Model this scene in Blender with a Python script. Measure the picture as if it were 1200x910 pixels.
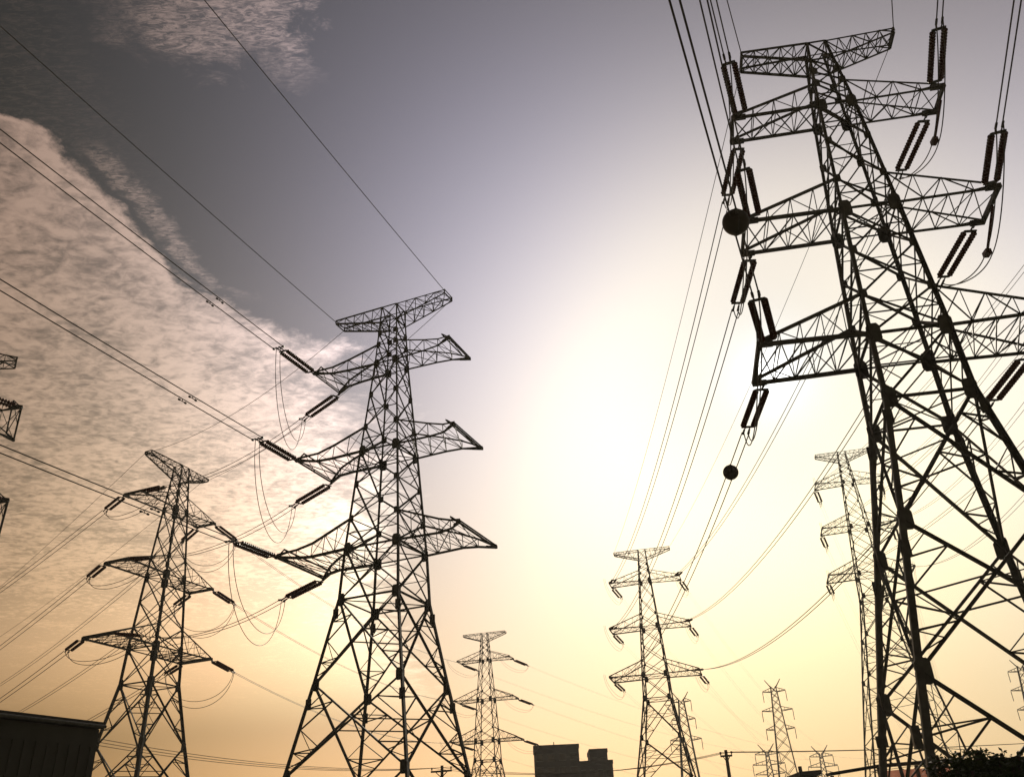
import bpy, math, random
import numpy as np
from mathutils import Vector, Matrix

for o in list(bpy.data.objects):
    bpy.data.objects.remove(o)
sc = bpy.context.scene
COL = sc.collection
V = Vector

# ------------------------------------------------------------------ camera
F_PX, PITCH, ROLL = 1052.44, 0.50018, -0.046077          # focal length for a 1200 px wide picture
cam_d = bpy.data.cameras.new('camera')
cam = bpy.data.objects.new('camera', cam_d); COL.objects.link(cam)
fw = V((0, math.cos(PITCH), math.sin(PITCH))); up0 = V((0, -math.sin(PITCH), math.cos(PITCH))); rt0 = V((1, 0, 0))
rt = math.cos(ROLL)*rt0 + math.sin(ROLL)*up0
up = -math.sin(ROLL)*rt0 + math.cos(ROLL)*up0
EYE = V((0, 0, 1.6))
M = Matrix((rt, up, -fw)).transposed().to_4x4(); M.translation = EYE
cam.matrix_world = M
cam_d.sensor_fit = 'HORIZONTAL'; cam_d.sensor_width = 36.0
cam_d.lens = 36.0*F_PX/1200.0
cam_d.clip_start = 0.1; cam_d.clip_end = 20000
sc.camera = cam

SUN_EL = math.asin(0.461); SUN_AZ = math.atan2(0.279, 0.842)
SUN = V((0.279, 0.842, 0.461)).normalized()

# ------------------------------------------------------------------ world
def build_world():
    w = bpy.data.worlds.new("World"); sc.world = w; w.use_nodes = True
    nt = w.node_tree; nt.nodes.clear()
    N = nt.nodes.new; L = nt.links.new
    def sock(n, i, v):
        if hasattr(v, 'is_output') or isinstance(v, bpy.types.NodeSocket): L(v, n.inputs[i])
        else: n.inputs[i].default_value = v
    def ma(op, a, b=0.0, c=None, clamp=False):
        n = N('ShaderNodeMath'); n.operation = op; n.use_clamp = clamp
        sock(n, 0, a); sock(n, 1, b)
        if c is not None: sock(n, 2, c)
        return n.outputs[0]
    def smooth(x, a, b):
        n = N('ShaderNodeMapRange'); n.interpolation_type = 'SMOOTHSTEP'
        sock(n, 0, x); sock(n, 1, a); sock(n, 2, b); sock(n, 3, 0.0); sock(n, 4, 1.0)
        return n.outputs[0]
    tc = N('ShaderNodeTexCoord')
    nrm = N('ShaderNodeVectorMath'); nrm.operation = 'NORMALIZE'; L(tc.outputs['Generated'], nrm.inputs[0])
    D = nrm.outputs[0]
    sp = N('ShaderNodeSeparateXYZ'); L(D, sp.inputs[0])
    dt = N('ShaderNodeVectorMath'); dt.operation = 'DOT_PRODUCT'; L(D, dt.inputs[0]); dt.inputs[1].default_value = SUN
    cs = dt.outputs['Value']
    x = ma('MAXIMUM', ma('MINIMUM', sp.outputs[0], .62), -.62)
    z = ma('MAXIMUM', ma('MINIMUM', sp.outputs[2], .82), 0.0)
    x2 = ma('MULTIPLY', x, x); z2 = ma('MULTIPLY', z, z); xz = ma('MULTIPLY', x, z)
    x3 = ma('MULTIPLY', x2, x); z3 = ma('MULTIPLY', z2, z)
    cm = ma('SUBTRACT', cs, 1.0)
    lob = [ma('EXPONENT', ma('MULTIPLY', cm, k)) for k in (5., 25., 120.)]
    feats = [None, x, z, x2, z2, xz, x3, z3] + lob
    CO = [[-1.17, -1.912, -3.308], [-2.812, -2.509, -2.66], [-5.06, -2.797, -0.05], [-1.847, -1.779, -1.926], [2.701, -0.395, -2.208], [2.7, 2.137, 1.616], [7.915, 7.869, 9.663], [-0.241, 1.242, 1.45], [3.278, 3.462, 4.338], [0.67, 0.562, -0.148], [-0.843, -0.742, -0.398]]
    core = ma('EXPONENT', ma('MULTIPLY', cm, 700.)); disc = ma('EXPONENT', ma('MULTIPLY', cm, 7000.))
    chans = []
    for c in range(3):
        acc = CO[0][c]
        for f, k in zip(feats[1:], CO[1:]):
            acc = ma('MULTIPLY_ADD', f, k[c], acc)
        e = ma('EXPONENT', acc)
        e = ma('MULTIPLY_ADD', core, (.3, .36, .40)[c], e)
        e = ma('MULTIPLY_ADD', disc, 2.0, e)
        chans.append(e)
    # altocumulus sheet: a flat layer high above, so its ripples shrink towards the horizon
    zc = ma('MAXIMUM', sp.outputs[2], .06)
    u = ma('DIVIDE', sp.outputs[0], zc); v = ma('DIVIDE', sp.outputs[1], zc)
    uv = N('ShaderNodeCombineXYZ'); L(u, uv.inputs[0]); L(v, uv.inputs[1])
    P = uv.outputs[0]
    def noise(scale, detail=4, rough=.55, dist=0.0, vec=None, off=(0, 0, 0), rot=0.0, sc_=(1, 1, 1)):
        mp = N('ShaderNodeMapping'); L(vec or P, mp.inputs[0]); mp.inputs['Location'].default_value = off
        mp.inputs['Rotation'].default_value = (0, 0, rot); mp.inputs['Scale'].default_value = sc_
        n = N('ShaderNodeTexNoise'); L(mp.outputs[0], n.inputs['Vector'])
        n.inputs['Scale'].default_value = scale; n.inputs['Detail'].default_value = detail
        n.inputs['Roughness'].default_value = rough; n.inputs['Distortion'].default_value = dist
        return n.outputs['Fac']
    edge = ma('MULTIPLY', ma('SUBTRACT', noise(7, 6, .66, .4), .5), .62)
    crisp = ma('MULTIPLY', ma('SUBTRACT', noise(26, 5, .65, off=(4, 4, 0)), .5), .075)
    fine = noise(38, 5, .58, .5, rot=.5, sc_=(1, 1.25, 1))
    mid = noise(17, 5, .62, .9, off=(3, 1, 0), rot=.9, sc_=(1, 1.6, 1))
    big = noise(4.2, 4, .55, .3, off=(7, 2, 0))
    wisp = noise(46, 7, .75, 1.2, off=(2, 5, 0), rot=-.95, sc_=(1, 3.4, 1))
    # edge of the sheet: u < g(v)
    cr = N('ShaderNodeFloatCurve'); L(ma('DIVIDE', v, 4.0, clamp=True), cr.inputs['Value'])
    pts = [(.60, -1.4), (.88, -1.0), (.925, -.75), (.95, -.68), (1.06, -.651), (1.12, -.634), (1.237, -.618), (1.331, -.599), (1.418, -.548), (1.50, -.454), (1.6, -.345), (1.8, -.29), (2.2, -.28), (2.7, -.32), (3.3, -.40), (4.0, -.5)]
    cur = cr.mapping.curves[0]
    cr.mapping.use_clip = False
    while len(cur.points) < len(pts): cur.points.new(.5, .5)
    for p, (a, b) in zip(cur.points, pts): p.location = (a/4.0, b/2.0+1.0)
    cr.mapping.update()
    g = ma('MULTIPLY', ma('SUBTRACT', cr.outputs[0], 1.0), 2.0)
    s1 = ma('ADD', ma('ADD', ma('SUBTRACT', g, u), crisp), ma('MULTIPLY', edge, smooth(v, 1.2, 1.6)))
    soft = ma('MULTIPLY_ADD', smooth(v, 1.25, 1.9), .26, .022)
    m1 = smooth(s1, -.006, soft)
    m1 = ma('MULTIPLY', m1, ma('SUBTRACT', 1.0, smooth(v, 2.4, 7.0)))
    tex = ma('ADD', ma('MULTIPLY', fine, .36), ma('ADD', ma('MULTIPLY', mid, .36), ma('MULTIPLY', big, .28)))
    body = ma('MAXIMUM', smooth(tex, .35, .60), ma('MULTIPLY', smooth(v, 1.9, 4.2), .78))
    rim = ma('MULTIPLY', ma('SUBTRACT', 1.0, smooth(s1, .0, .09)), ma('SUBTRACT', 1.0, smooth(v, 1.3, 1.6)))
    m1 = ma('MULTIPLY', m1, ma('MINIMUM', ma('MULTIPLY_ADD', rim, .45, ma('MULTIPLY_ADD', body, .82, .34)), 1.2))
    # second, thinner patch higher up, drawn out in fine streaks
    e2 = ma('MULTIPLY', ma('SUBTRACT', noise(13, 6, .68, .6, off=(1, 8, 0)), .5), .26)
    u2 = ma('ADD', u, e2)
    m2 = ma('MULTIPLY', smooth(ma('SUBTRACT', ma('MULTIPLY_ADD', u, .22, .965), ma('SUBTRACT', v, e2)), -.01, .085),
            ma('MULTIPLY', smooth(u2, -.55, -.36), ma('SUBTRACT', 1.0, smooth(u2, -.27, -.225))))
    m2 = ma('MULTIPLY', m2, ma('MULTIPLY_ADD', smooth(wisp, .38, .64), .62, .08))
    m2 = ma('MULTIPLY', m2, smooth(v, .3, .6))
    # thin grey veil far up on the left
    m3 = ma('MULTIPLY', smooth(ma('MULTIPLY', u, -1.0), .50, .62), ma('MULTIPLY', smooth(wisp, .42, .7), .10))
    m3 = ma('MULTIPLY', m3, ma('SUBTRACT', 1.0, smooth(v, .9, 1.3)))
    # broken wisps trailing beside the edge of the sheet
    band = ma('MULTIPLY', smooth(s1, -.075, -.045), ma('SUBTRACT', 1.0, smooth(s1, -.035, -.012)))
    m4 = ma('MULTIPLY', band, ma('MULTIPLY', smooth(wisp, .36, .64), .55))
    m4 = ma('MULTIPLY', m4, ma('MULTIPLY', smooth(v, .97, 1.06), ma('SUBTRACT', 1.0, smooth(v, 1.3, 1.45))))
    front = smooth(sp.outputs[1], .05, .3)
    amt = ma('MULTIPLY', ma('MAXIMUM', ma('MAXIMUM', m1, m2), ma('MAXIMUM', m3, m4)), front)
    lit = (.245, .150, .112)
    cc = N('ShaderNodeCombineColor')
    for c in range(3):
        gap = ma('MULTIPLY_ADD', smooth(s1, -.03, soft), -.06, 1.0)
        base = ma('MULTIPLY', chans[c], gap)
        add = ma('MULTIPLY', amt, ma('MULTIPLY_ADD', ma('MINIMUM', chans[c], .55), (1.75, 1.6, 1.4)[c], lit[c]))
        L(ma('MINIMUM', ma('ADD', add, base), 60.0), cc.inputs[c])
    sky = N('ShaderNodeTexSky'); sky.sky_type = 'NISHITA'; sky.sun_disc = False
    sky.sun_elevation = SUN_EL; sky.sun_rotation = SUN_AZ
    sky.air_density = 2.0; sky.dust_density = 6.0; sky.ozone_density = 1.0; sky.altitude = 20
    b1 = N('ShaderNodeBackground'); L(sky.outputs[0], b1.inputs[0]); b1.inputs[1].default_value = 0.05
    b2 = N('ShaderNodeBackground'); L(cc.outputs[0], b2.inputs[0]); b2.inputs[1].default_value = 1.0
    mx = N('ShaderNodeMixShader'); mx.inputs[0].default_value = 0.95
    L(b1.outputs[0], mx.inputs[1]); L(b2.outputs[0], mx.inputs[2])
    out = N('ShaderNodeOutputWorld'); L(mx.outputs[0], out.inputs[0])
    w.cycles.sampling_method = 'MANUAL'; w.cycles.sample_map_resolution = 1024
build_world()

sl = bpy.data.lights.new('sun', 'SUN'); sl.energy = 2.6; sl.angle = math.radians(.5); sl.color = (1, .9, .74)
so = bpy.data.objects.new('sun', sl); COL.objects.link(so)
so.rotation_euler = (-SUN).to_track_quat('-Z', 'Y').to_euler(); so.location = SUN*100
sc.view_settings.view_transform = 'Standard'; sc.view_settings.look = 'None'
sc.view_settings.exposure = 0.0; sc.view_settings.gamma = 1.0; sc.view_settings.use_curve_mapping = False

# ------------------------------------------------------------------ materials
def mat(name, col, rough=.6, metal=0.0, var=.25, scale=4.0, bump=0.0, spec=.4):
    m = bpy.data.materials.new(name); m.use_nodes = True
    nt = m.node_tree; b = nt.nodes['Principled BSDF']
    tc = nt.nodes.new('ShaderNodeTexCoord'); n = nt.nodes.new('ShaderNodeTexNoise')
    nt.links.new(tc.outputs['Object'], n.inputs['Vector']); n.inputs['Scale'].default_value = scale; n.inputs['Detail'].default_value = 6
    r = nt.nodes.new('ShaderNodeValToRGB'); r.color_ramp.elements[0].position = .3; r.color_ramp.elements[1].position = .7
    r.color_ramp.elements[0].color = tuple(c*(1-var) for c in col)+(1,)
    r.color_ramp.elements[1].color = tuple(min(1, c*(1+var)) for c in col)+(1,)
    nt.links.new(n.outputs['Fac'], r.inputs[0]); nt.links.new(r.outputs[0], b.inputs['Base Color'])
    b.inputs['Roughness'].default_value = rough; b.inputs['Metallic'].default_value = metal
    b.inputs['Specular IOR Level'].default_value = spec
    if bump:
        bp = nt.nodes.new('ShaderNodeBump'); bp.inputs['Strength'].default_value = bump
        nt.links.new(n.outputs['Fac'], bp.inputs['Height']); nt.links.new(bp.outputs[0], b.inputs['Normal'])
    return m
STEEL = mat('weathered_steel', (.13, .13, .12), .65, 0, .3, 2.5, spec=.25)
WIRE = mat('aluminium_wire', (.14, .13, .12), .6, 0, .2, 3, spec=.2)
PORC = mat('brown_porcelain', (.11, .045, .03), .35, 0, .2, 8)
FIT = mat('dark_fitting_steel', (.12, .12, .115), .55, 0, .25, 9, spec=.3)
BALLM = mat('marker_ball_paint', (.10, .09, .08), .6, 0, .15, 5, spec=.3)
CONC = mat('concrete', (.32, .31, .29), .9, 0, .2, 2, .3)
WALLD = mat('grey_cladding', (.085, .088, .085), .85, 0, .15, .8, .1)
ROOFD = mat('dark_roof_felt', (.07, .07, .07), .9, 0, .3, 3)
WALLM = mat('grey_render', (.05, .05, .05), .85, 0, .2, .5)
WALLP = mat('salmon_render', (.62, .34, .26), .85, 0, .15, 1.5)
BACKLIT_SHEET = mat('salmon_backlit_sheet', (.50, .22, .15), .85, 0, .15, 2.5)  # stands in for a salmon wall, translucent so sun behind brightens it
def _translucent(m):
    nt = m.node_tree; b = nt.nodes['Principled BSDF']; tl = nt.nodes.new('ShaderNodeBsdfTranslucent'); mx = nt.nodes.new('ShaderNodeMixShader')
    nt.links.new(b.inputs['Base Color'].links[0].from_socket, tl.inputs[0]); mx.inputs[0].default_value = .6
    nt.links.new(b.outputs[0], mx.inputs[1]); nt.links.new(tl.outputs[0], mx.inputs[2])
    nt.links.new(mx.outputs[0], nt.nodes['Material Output'].inputs['Surface'])
_translucent(BACKLIT_SHEET)
GLASS = mat('dark_glass', (.03, .035, .04), .12, 0, .1, 2, spec=.6)
WOODP = mat('pole_concrete', (.26, .25, .23), .9, 0, .2, 3)
LEAF = mat('leaf', (.06, .085, .035), .7, 0, .5, 1.5, spec=.2)
BARK = mat('bark', (.09, .07, .05), .9, 0, .3, 6, .3)
GRND = mat('ground_grass_soil', (.09, .085, .05), .95, 0, .5, .35, .4)
ASPH = mat('asphalt', (.05, .05, .052), .9, 0, .25, 5, .2)

# ------------------------------------------------------------------ geometry helpers
class MB:
    def __init__(s): s.v = []; s.f = []
    def add(s, vs, fs):
        b = len(s.v); s.v += [tuple(p) for p in vs]; s.f += [tuple(i+b for i in q) for q in fs]
    def bar(s, a, b, w, ref=None, angle=True):
        """steel angle (L section) of leg width w from a to b"""
        a = V(a); b = V(b); d = b-a
        if d.length < 1e-5: return
        d.normalize()
        r = V(ref) if ref is not None else (V((0, 0, 1)) if abs(d.z) < .9 else V((1, 0, 0)))
        e1 = r - d*r.dot(d)
        if e1.length < 1e-3: e1 = V((1, 0, 0))-d*d.x
        e1.normalize(); e2 = d.cross(e1)
        h = w*.5
        if angle:
            t = max(.010, w*.16)
            pr = [(-h, -h), (h, -h), (h, -h+t), (-h+t, -h+t), (-h+t, h), (-h, h)]
            caps = [(0, 1, 2, 3), (0, 3, 4, 5)]
        else:
            pr = [(-h, -h), (h, -h), (h, h), (-h, h)]; caps = [(0, 1, 2, 3)]
        n = len(pr)
        vs = [a+e1*x+e2*y for x, y in pr]+[b+e1*x+e2*y for x, y in pr]
        fs = [(i, (i+1) % n, n+(i+1) % n, n+i) for i in range(n)]
        fs += [tuple(reversed(c)) for c in caps]+[tuple(i+n for i in c) for c in caps]
        s.add(vs, fs)
    def plate(s, c, e1, e2, w, h, t=.02, cut=.25):
        """gusset plate with clipped corners, in the plane e1,e2"""
        c = V(c); e1 = V(e1).normalized(); e2 = V(e2).normalized(); n = e1.cross(e2).normalized()
        w *= .5; h *= .5; k = cut
        pr = [(-w*(1-k), -h), (w*(1-k), -h), (w, -h*(1-k)), (w, h*(1-k)), (w*(1-k), h), (-w*(1-k), h), (-w, h*(1-k)), (-w, -h*(1-k))]
        vs = [c+e1*x+e2*y-n*t/2 for x, y in pr]+[c+e1*x+e2*y+n*t/2 for x, y in pr]
        fs = [(i, (i+1) % 8, 8+(i+1) % 8, 8+i) for i in range(8)]+[tuple(range(7, -1, -1)), tuple(range(8, 16))]
        s.add(vs, fs)
    def box(s, c, sx, sy, sz, rz=0.0):
        c = V(c); ca, sa = math.cos(rz), math.sin(rz); vs = []
        for z in (-.5, .5):
            for x, y in ((-.5, -.5), (.5, -.5), (.5, .5), (-.5, .5)):
                X, Y = x*sx, y*sy
                vs.append(c+V((ca*X-sa*Y, sa*X+ca*Y, z*sz)))
        s.add(vs, [(3, 2, 1, 0), (4, 5, 6, 7), (0, 1, 5, 4), (1, 2, 6, 5), (2, 3, 7, 6), (3, 0, 4, 7)])
    def tube(s, pts, r, n=6):
        pts = [V(p) for p in pts]; vs = []; m = len(pts)
        for i, p in enumerate(pts):
            d = (pts[min(i+1, m-1)]-pts[max(i-1, 0)]).normalized()
            rf = V((0, 0, 1)) if abs(d.z) < .95 else V((1, 0, 0))
            e1 = d.cross(rf).normalized(); e2 = d.cross(e1)
            for k in range(n):
                a = 2*math.pi*k/n; vs.append(p+e1*(r*math.cos(a))+e2*(r*math.sin(a)))
        fs = [(i*n+k, i*n+(k+1) % n, (i+1)*n+(k+1) % n, (i+1)*n+k) for i in range(m-1) for k in range(n)]
        fs += [tuple(range(n-1, -1, -1)), tuple((m-1)*n+k for k in range(n))]
        s.add(vs, fs)
    def lathe_x(s, prof, n=10, off=(0, 0, 0)):
        """profile of (x, r) turned about the x axis"""
        o = V(off); vs = []
        for x, r in prof:
            for k in range(n):
                a = 2*math.pi*k/n; vs.append(o+V((x, r*math.cos(a), r*math.sin(a))))
        m = len(prof)
        fs = [(i*n+k, i*n+(k+1) % n, (i+1)*n+(k+1) % n, (i+1)*n+k) for i in range(m-1) for k in range(n)]
        fs += [tuple(range(n-1, -1, -1)), tuple((m-1)*n+k for k in range(n))]
        s.add(vs, fs)
    def build(s, name, m, parent=None, smooth=False):
        me = bpy.data.meshes.new(name); me.from_pydata(s.v, [], s.f); me.update()
        me.materials.append(m)
        if smooth:
            for p in me.polygons: p.use_smooth = True
        o = bpy.data.objects.new(name, me); COL.objects.link(o)
        if parent is not None: o.parent = parent
        return o

def tag(o, label=None, cat=None, group=None, kind=None):
    if label: o['label'] = label
    if cat: o['category'] = cat
    if group: o['group'] = group
    if kind: o['kind'] = kind
    return o
def thing(name, label, cat, loc=(0, 0, 0), rz=0.0, group=None):
    o = bpy.data.objects.new(name, None); COL.objects.link(o); o.empty_display_size = .3
    o.location = loc; o.rotation_euler = (0, 0, rz)
    return tag(o, label, cat, group)
def copy_tree(o, parent=None):
    c = o.copy(); COL.objects.link(c); c.parent = parent
    for ch in list(o.children): copy_tree(ch, c)
    return c
def ray(px, py):
    return (fw + rt*((px-600)/F_PX) - up*((py-455)/F_PX)).normalized()
def at_y(px, py, y):
    d = ray(px, py); return EYE + d*(y/d.y)
def at_z(px, py, z):
    d = ray(px, py); return EYE + d*((z-EYE.z)/d.z)

# ------------------------------------------------------------------ ground, road
g = MB(); g.add([(-2500, -2500, 0), (2500, -2500, 0), (2500, 2500, 0), (-2500, 2500, 0)], [(0, 1, 2, 3)])
tag(g.build('ground', GRND), kind='structure')
g = MB(); g.add([(-300, -7, .004), (300, 3, .004), (300, 10, .004), (-300, 0, .004)], [(0, 1, 2, 3)])
tag(g.build('road', ASPH), kind='structure')

# ------------------------------------------------------------------ lattice pylons
class Frame:
    """world frame of a pylon: local x = along the arms, y = along the line, z up"""
    def __init__(s, x, y, yaw): s.x, s.y, s.yaw = x, y, yaw; s.c, s.s = math.cos(yaw), math.sin(yaw)
    def w(s, p): p = V(p); return V((s.x+s.c*p.x-s.s*p.y, s.y+s.s*p.x+s.c*p.y, p.z))

LVL = ('topmost', 'upper', 'middle', 'lowest')
def make_pylon(pos, yaw, z, w, a, b, label, flare=False, ext=0.0, wk=1.0, big=1.0, detail=2, steel=STEEL, group='lattice pylons with three pairs of arms', asym=0.0):
    z = [q+ext for q in z]; w = [q*wk for q in w]
    root = thing('lattice_pylon', label, 'pylon', (pos[0], pos[1], 0), yaw, group)
    slope = (w[6]-w[4])/(z[4]-z[6])
    zs = z[::-1]; ws = w[::-1]
    def W(q):
        if q <= zs[0]: return ws[0]+(zs[0]-q)*slope
        return float(np.interp(q, zs, ws))
    def C(sx, sy, q): h = W(q); return V((sx*h, sy*h, q))
    S4 = [(-1, -1), (1, -1), (1, 1), (-1, 1)]
    H = [1.1, 1.3, 1.5, 1.65]
    # body nodes from top to bottom
    nod = [z[0], z[0]-H[0]]
    def split(a_, b_, n): return [a_+(b_-a_)*i/n for i in range(1, n+1)]
    nod += split(nod[-1], z[1]+H[1], 2); nod += [z[1]]
    nod += split(z[1], z[2]+H[2], 2); nod += [z[2]]
    nod += split(z[2], z[3]+H[3], 2); nod += [z[3], z[4]]
    bigl = [z[4], z[5], z[6]]
    rest = z[6]
    if rest > 9: n = int(round(rest/5.5)); bigl += split(z[6], 0.0, n)
    else: bigl += [0.0]
    main = set(round(q, 3) for q in (z[1], z[2], z[3], z[4], z[5], z[6]))
    # legs
    for sx, sy in S4:
        m = MB(); zz = sorted(set([0.0]+bigl+[z[3], z[2], z[1], z[0]]))
        for q0, q1 in zip(zz[:-1], zz[1:]):
            mid = .5*(q0+q1); lw = np.interp(mid, [0, z[4], z[2], z[0]], [.215, .165, .115, .08])*big
            m.bar(C(sx, sy, q0), C(sx, sy, q1), lw, ref=(-sx, 0, 0))
        if detail >= 2:   # splice plates
            for q in (z[5]-.9, z[4]-.7): m.plate(C(sx, sy, q), (1, 0, 0), (0, 0, 1), .30*big, .5, .03, .1)
        m.build('leg', steel, root)
        m = MB(); p = C(sx, sy, 0); m.box((p.x, p.y, .15), .9, .9, .34); m.box((p.x, p.y, .42), .6, .6, .2); m.build('foundation', CONC, root)
    # faces
    s1 = .095*big; s2 = .055*big; s3 = .040*big
    for k in range(4):
        A, B = S4[k], S4[(k+1) % 4]
        m = MB(); face_n = V((A[0]+B[0], A[1]+B[1], 0)).normalized()
        for i, (q0, q1) in enumerate(zip(nod[:-1], nod[1:])):
            a0, b0, a1, b1 = C(*A, q0), C(*B, q0), C(*A, q1), C(*B, q1)
            tk = np.interp(q0, [z[4], z[0]], [s1, s1*.55])
            m.bar(b0, a1, tk, face_n); m.bar(a0, b1, s2 if detail else tk, face_n)
            if round(q1, 3) in main or i == 0 or abs(q1-(z[0]-H[0])) < .01: m.bar(a1, b1, tk, face_n)
            if i == 0: m.bar(a0, b0, tk, face_n)
            if detail >= 2 and q0-q1 > 1.2:   # small struts in the panel
                ce = (a0+b0+a1+b1)/4; m.bar(ce.lerp(b0, .5), b0.lerp(b1, .5), s3, face_n); m.bar(ce.lerp(a1, .5), a0.lerp(a1, .5), s3, face_n)
                m.bar(a0.lerp(a1, .5), b0.lerp(b1, .5), s3, face_n)
        for i, (q0, q1) in enumerate(zip(bigl[:-1], bigl[1:])):
            a0, b0, a1, b1 = C(*A, q0), C(*B, q0), C(*A, q1), C(*B, q1)
            wa, wb = (b0-a0).length, (b1-a1).length; t = wa/(wa+wb)
            X = a0.lerp(b1, t)
            tk = s1*1.05
            m.bar(a0, b1, tk, face_n); m.bar(b0, a1, tk, face_n)
            if detail >= 1:
                for T, Bt in ((a0, a1), (b0, b1)):
                    P = T.lerp(X, .5); Q = Bt.lerp(X, .5); P2 = T.lerp(X, .25); Q2 = Bt.lerp(X, .66); Q3 = Bt.lerp(X, .33)
                    Mm = T.lerp(Bt, .5)
                    m.bar(P, T.lerp(Bt, .27), s2, face_n); m.bar(P, Mm, s2, face_n)
                    m.bar(Q, T.lerp(Bt, .75), s2, face_n); m.bar(Q, Mm, s3, face_n)
                    if detail >= 2:
                        m.bar(P2, T.lerp(Bt, .27), s3, face_n); m.bar(Q3, T.lerp(Bt, .75), s3, face_n); m.bar(Q3, T.lerp(Bt, .9), s3, face_n)
        # gusset plates on this face
        if detail >= 1:
            for q in [z[1], z[2], z[3], z[4], z[5], z[6]]:
                sz = {z[1]: .62, z[2]: .72, z[3]: .74, z[4]: .72, z[5]: .66, z[6]: .68}[q]*big
                if flare: sz *= .85
                for cc_, oth in ((A, B), (B, A)):
                    p = C(*cc_, q); dirx = V((oth[0]-cc_[0], oth[1]-cc_[1], 0)).normalized()
                    m.plate(p+dirx*sz*.16+face_n*.02, dirx, (0, 0, 1), sz*.62, sz, .025, .38)
            for q in nod[2:]:
                if round(q, 3) in main: continue
                for cc_, oth in ((A, B), (B, A)):
                    p = C(*cc_, q); dirx = V((oth[0]-cc_[0], oth[1]-cc_[1], 0)).normalized()
                    m.plate(p+dirx*.06+face_n*.02, dirx, (0, 0, 1), .26*big, .36*big, .02)
        m.build('face_bracing', steel, root)
    # diaphragms, rings and corner ties
    for q in (z[1], z[2], z[3], z[4]):
        m = MB(); m.bar(C(-1, -1, q), C(1, 1, q), s2); m.bar(C(-1, 1, q), C(1, -1, q-.03), s2); m.build('diaphragm', steel, root)
    if detail >= 1:
        for q0, q1 in zip(bigl[:-1], bigl[1:]):
            wa, wb = W(q0), W(q1); fx = wa/(wa+wb); qx = q0+(q1-q0)*fx; hx = W(qx)
            mids = [V((hx, 0, qx)), V((0, hx, qx)), V((-hx, 0, qx)), V((0, -hx, qx))]
            m = MB()
            for i in range(4): m.bar(mids[i], mids[(i+1) % 4], s2)
            m.build('ring_frame', steel, root)
        for sx, sy in S4:
            for q0, q1 in zip(bigl[:-1], bigl[1:]):
                m = MB(); m2 = MB()
                T, Bt = C(sx, sy, q0), C(sx, sy, q1); fx = W(q0)/(W(q0)+W(q1))
                Xa, Xb = T.lerp(C(-sx, sy, q1), fx), T.lerp(C(sx, -sy, q1), fx)
                m.bar(T.lerp(Xa, .5), T.lerp(Xb, .5), s3); m2.bar(Bt.lerp(Xa, .5), Bt.lerp(Xb, .5), s3)
                m.bar(T.lerp(Xa, .5), T.lerp(Bt, .27), s3)
                m.build('corner_tie', steel, root); m2.build('corner_tie', steel, root)
    # arms
    npan = {0: 5, 1: 4, 2: 4, 3: 5}
    for lv in range(4):
        for s in (-1, 1):
            m = MB(); n = npan[lv] if detail else 3
            al = a[lv]+asym*s; bl = b[lv]; h = H[lv]; q = z[lv]
            qb = q-h if lv == 0 else q; qt = q if lv == 0 else q+h
            def pt(t, sy, top):
                w0 = W(qt if top else qb)
                if flare and lv > 0:
                    tk = .70; wm = .60*bl if bl > w0*1.2 else .8*w0
                    wid = (w0+(wm-w0)*t/tk) if t < tk else (wm+(bl-wm)*(t-tk)/(1-tk))
                else: wid = w0+(bl-w0)*t
                xx = w0+(al-w0)*t
                if lv == 0: zz = q if top else (qb+(q-.22-qb)*t)
                else: zz = (qt+(q+.12-qt)*t) if top else q
                return V((s*xx, sy*wid, zz))
            ch = np.interp(lv, [0, 3], [.085, .13])*big
            lo = lambda i, sy: pt(i/n, sy, False)
            hi = lambda i, sy: pt(i/n, sy, True)
            for sy in (-1, 1):
                for i in range(n):
                    m.bar(lo(i, sy), lo(i+1, sy), ch, (0, 0, 1)); m.bar(hi(i, sy), hi(i+1, sy), ch*.8, (0, 0, 1))
                    m.bar(lo(i, sy) if i % 2 else hi(i, sy), hi(i+1, sy) if i % 2 else lo(i+1, sy), s3*.95, (0, 1, 0))
                    if i: m.bar(lo(i, sy), hi(i, sy), s3*.8, (0, 1, 0))
                m.bar(lo(n, sy), hi(n, sy), ch)
                if lv > 0:      # attachment plates on the end of the lower chords
                    e = lo(n, sy); i0 = pt(1-.62/al, sy, False)
                    m.bar(i0, e+(e-i0).normalized()*.05, (.17 if not flare else .12)*big, (0, 0, 1), angle=False)
            for i in range(n):
                m.bar(lo(i, -1), lo(i+1, 1), s3, (0, 0, 1)); m.bar(lo(i, 1)+V((0, 0, -.02)), lo(i+1, -1)+V((0, 0, -.02)), s3, (0, 0, 1))
                if detail and lv == 0: m.bar(hi(i, -1), hi(i+1, 1), s3*.8, (0, 0, 1))
                if i and detail: m.bar(hi(i, -1), hi(i, 1), s3*.8)
                if i and detail: m.bar(lo(i, -1), lo(i, 1), s3*.8)
            m.bar(lo(n, -1), lo(n, 1), ch, (0, 0, 1)); m.bar(hi(n, -1), hi(n, 1), ch*.7, (0, 0, 1))
            if flare and lv > 0:   # double outer frame of the spreading arm ends
                e0, e1 = lo(n, -1), lo(n, 1); k = V((-s*.45, 0, .35))
                m.bar(e0+k, e1+k, ch*.8); m.bar(e0+k, e0, s2); m.bar(e1+k, e1, s2)
                m.bar(e0, e1+k, s3); m.bar(e0+k, (e0+e1)/2, s3)
            m.build('earth_wire_arm' if lv == 0 else 'crossarm', steel, root)
    fr = Frame(pos[0], pos[1], yaw)
    fr.z, fr.a, fr.b, fr.root, fr.asym, fr.C = z, a, b, root, asym, C
    def tip(lv, s, sy, inb=.35): return fr.w((s*(a[lv]+asym*s-(inb if lv else 0)), sy*b[lv], z[lv]-(.06 if lv else .12)))
    fr.tip = tip
    return fr

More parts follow.
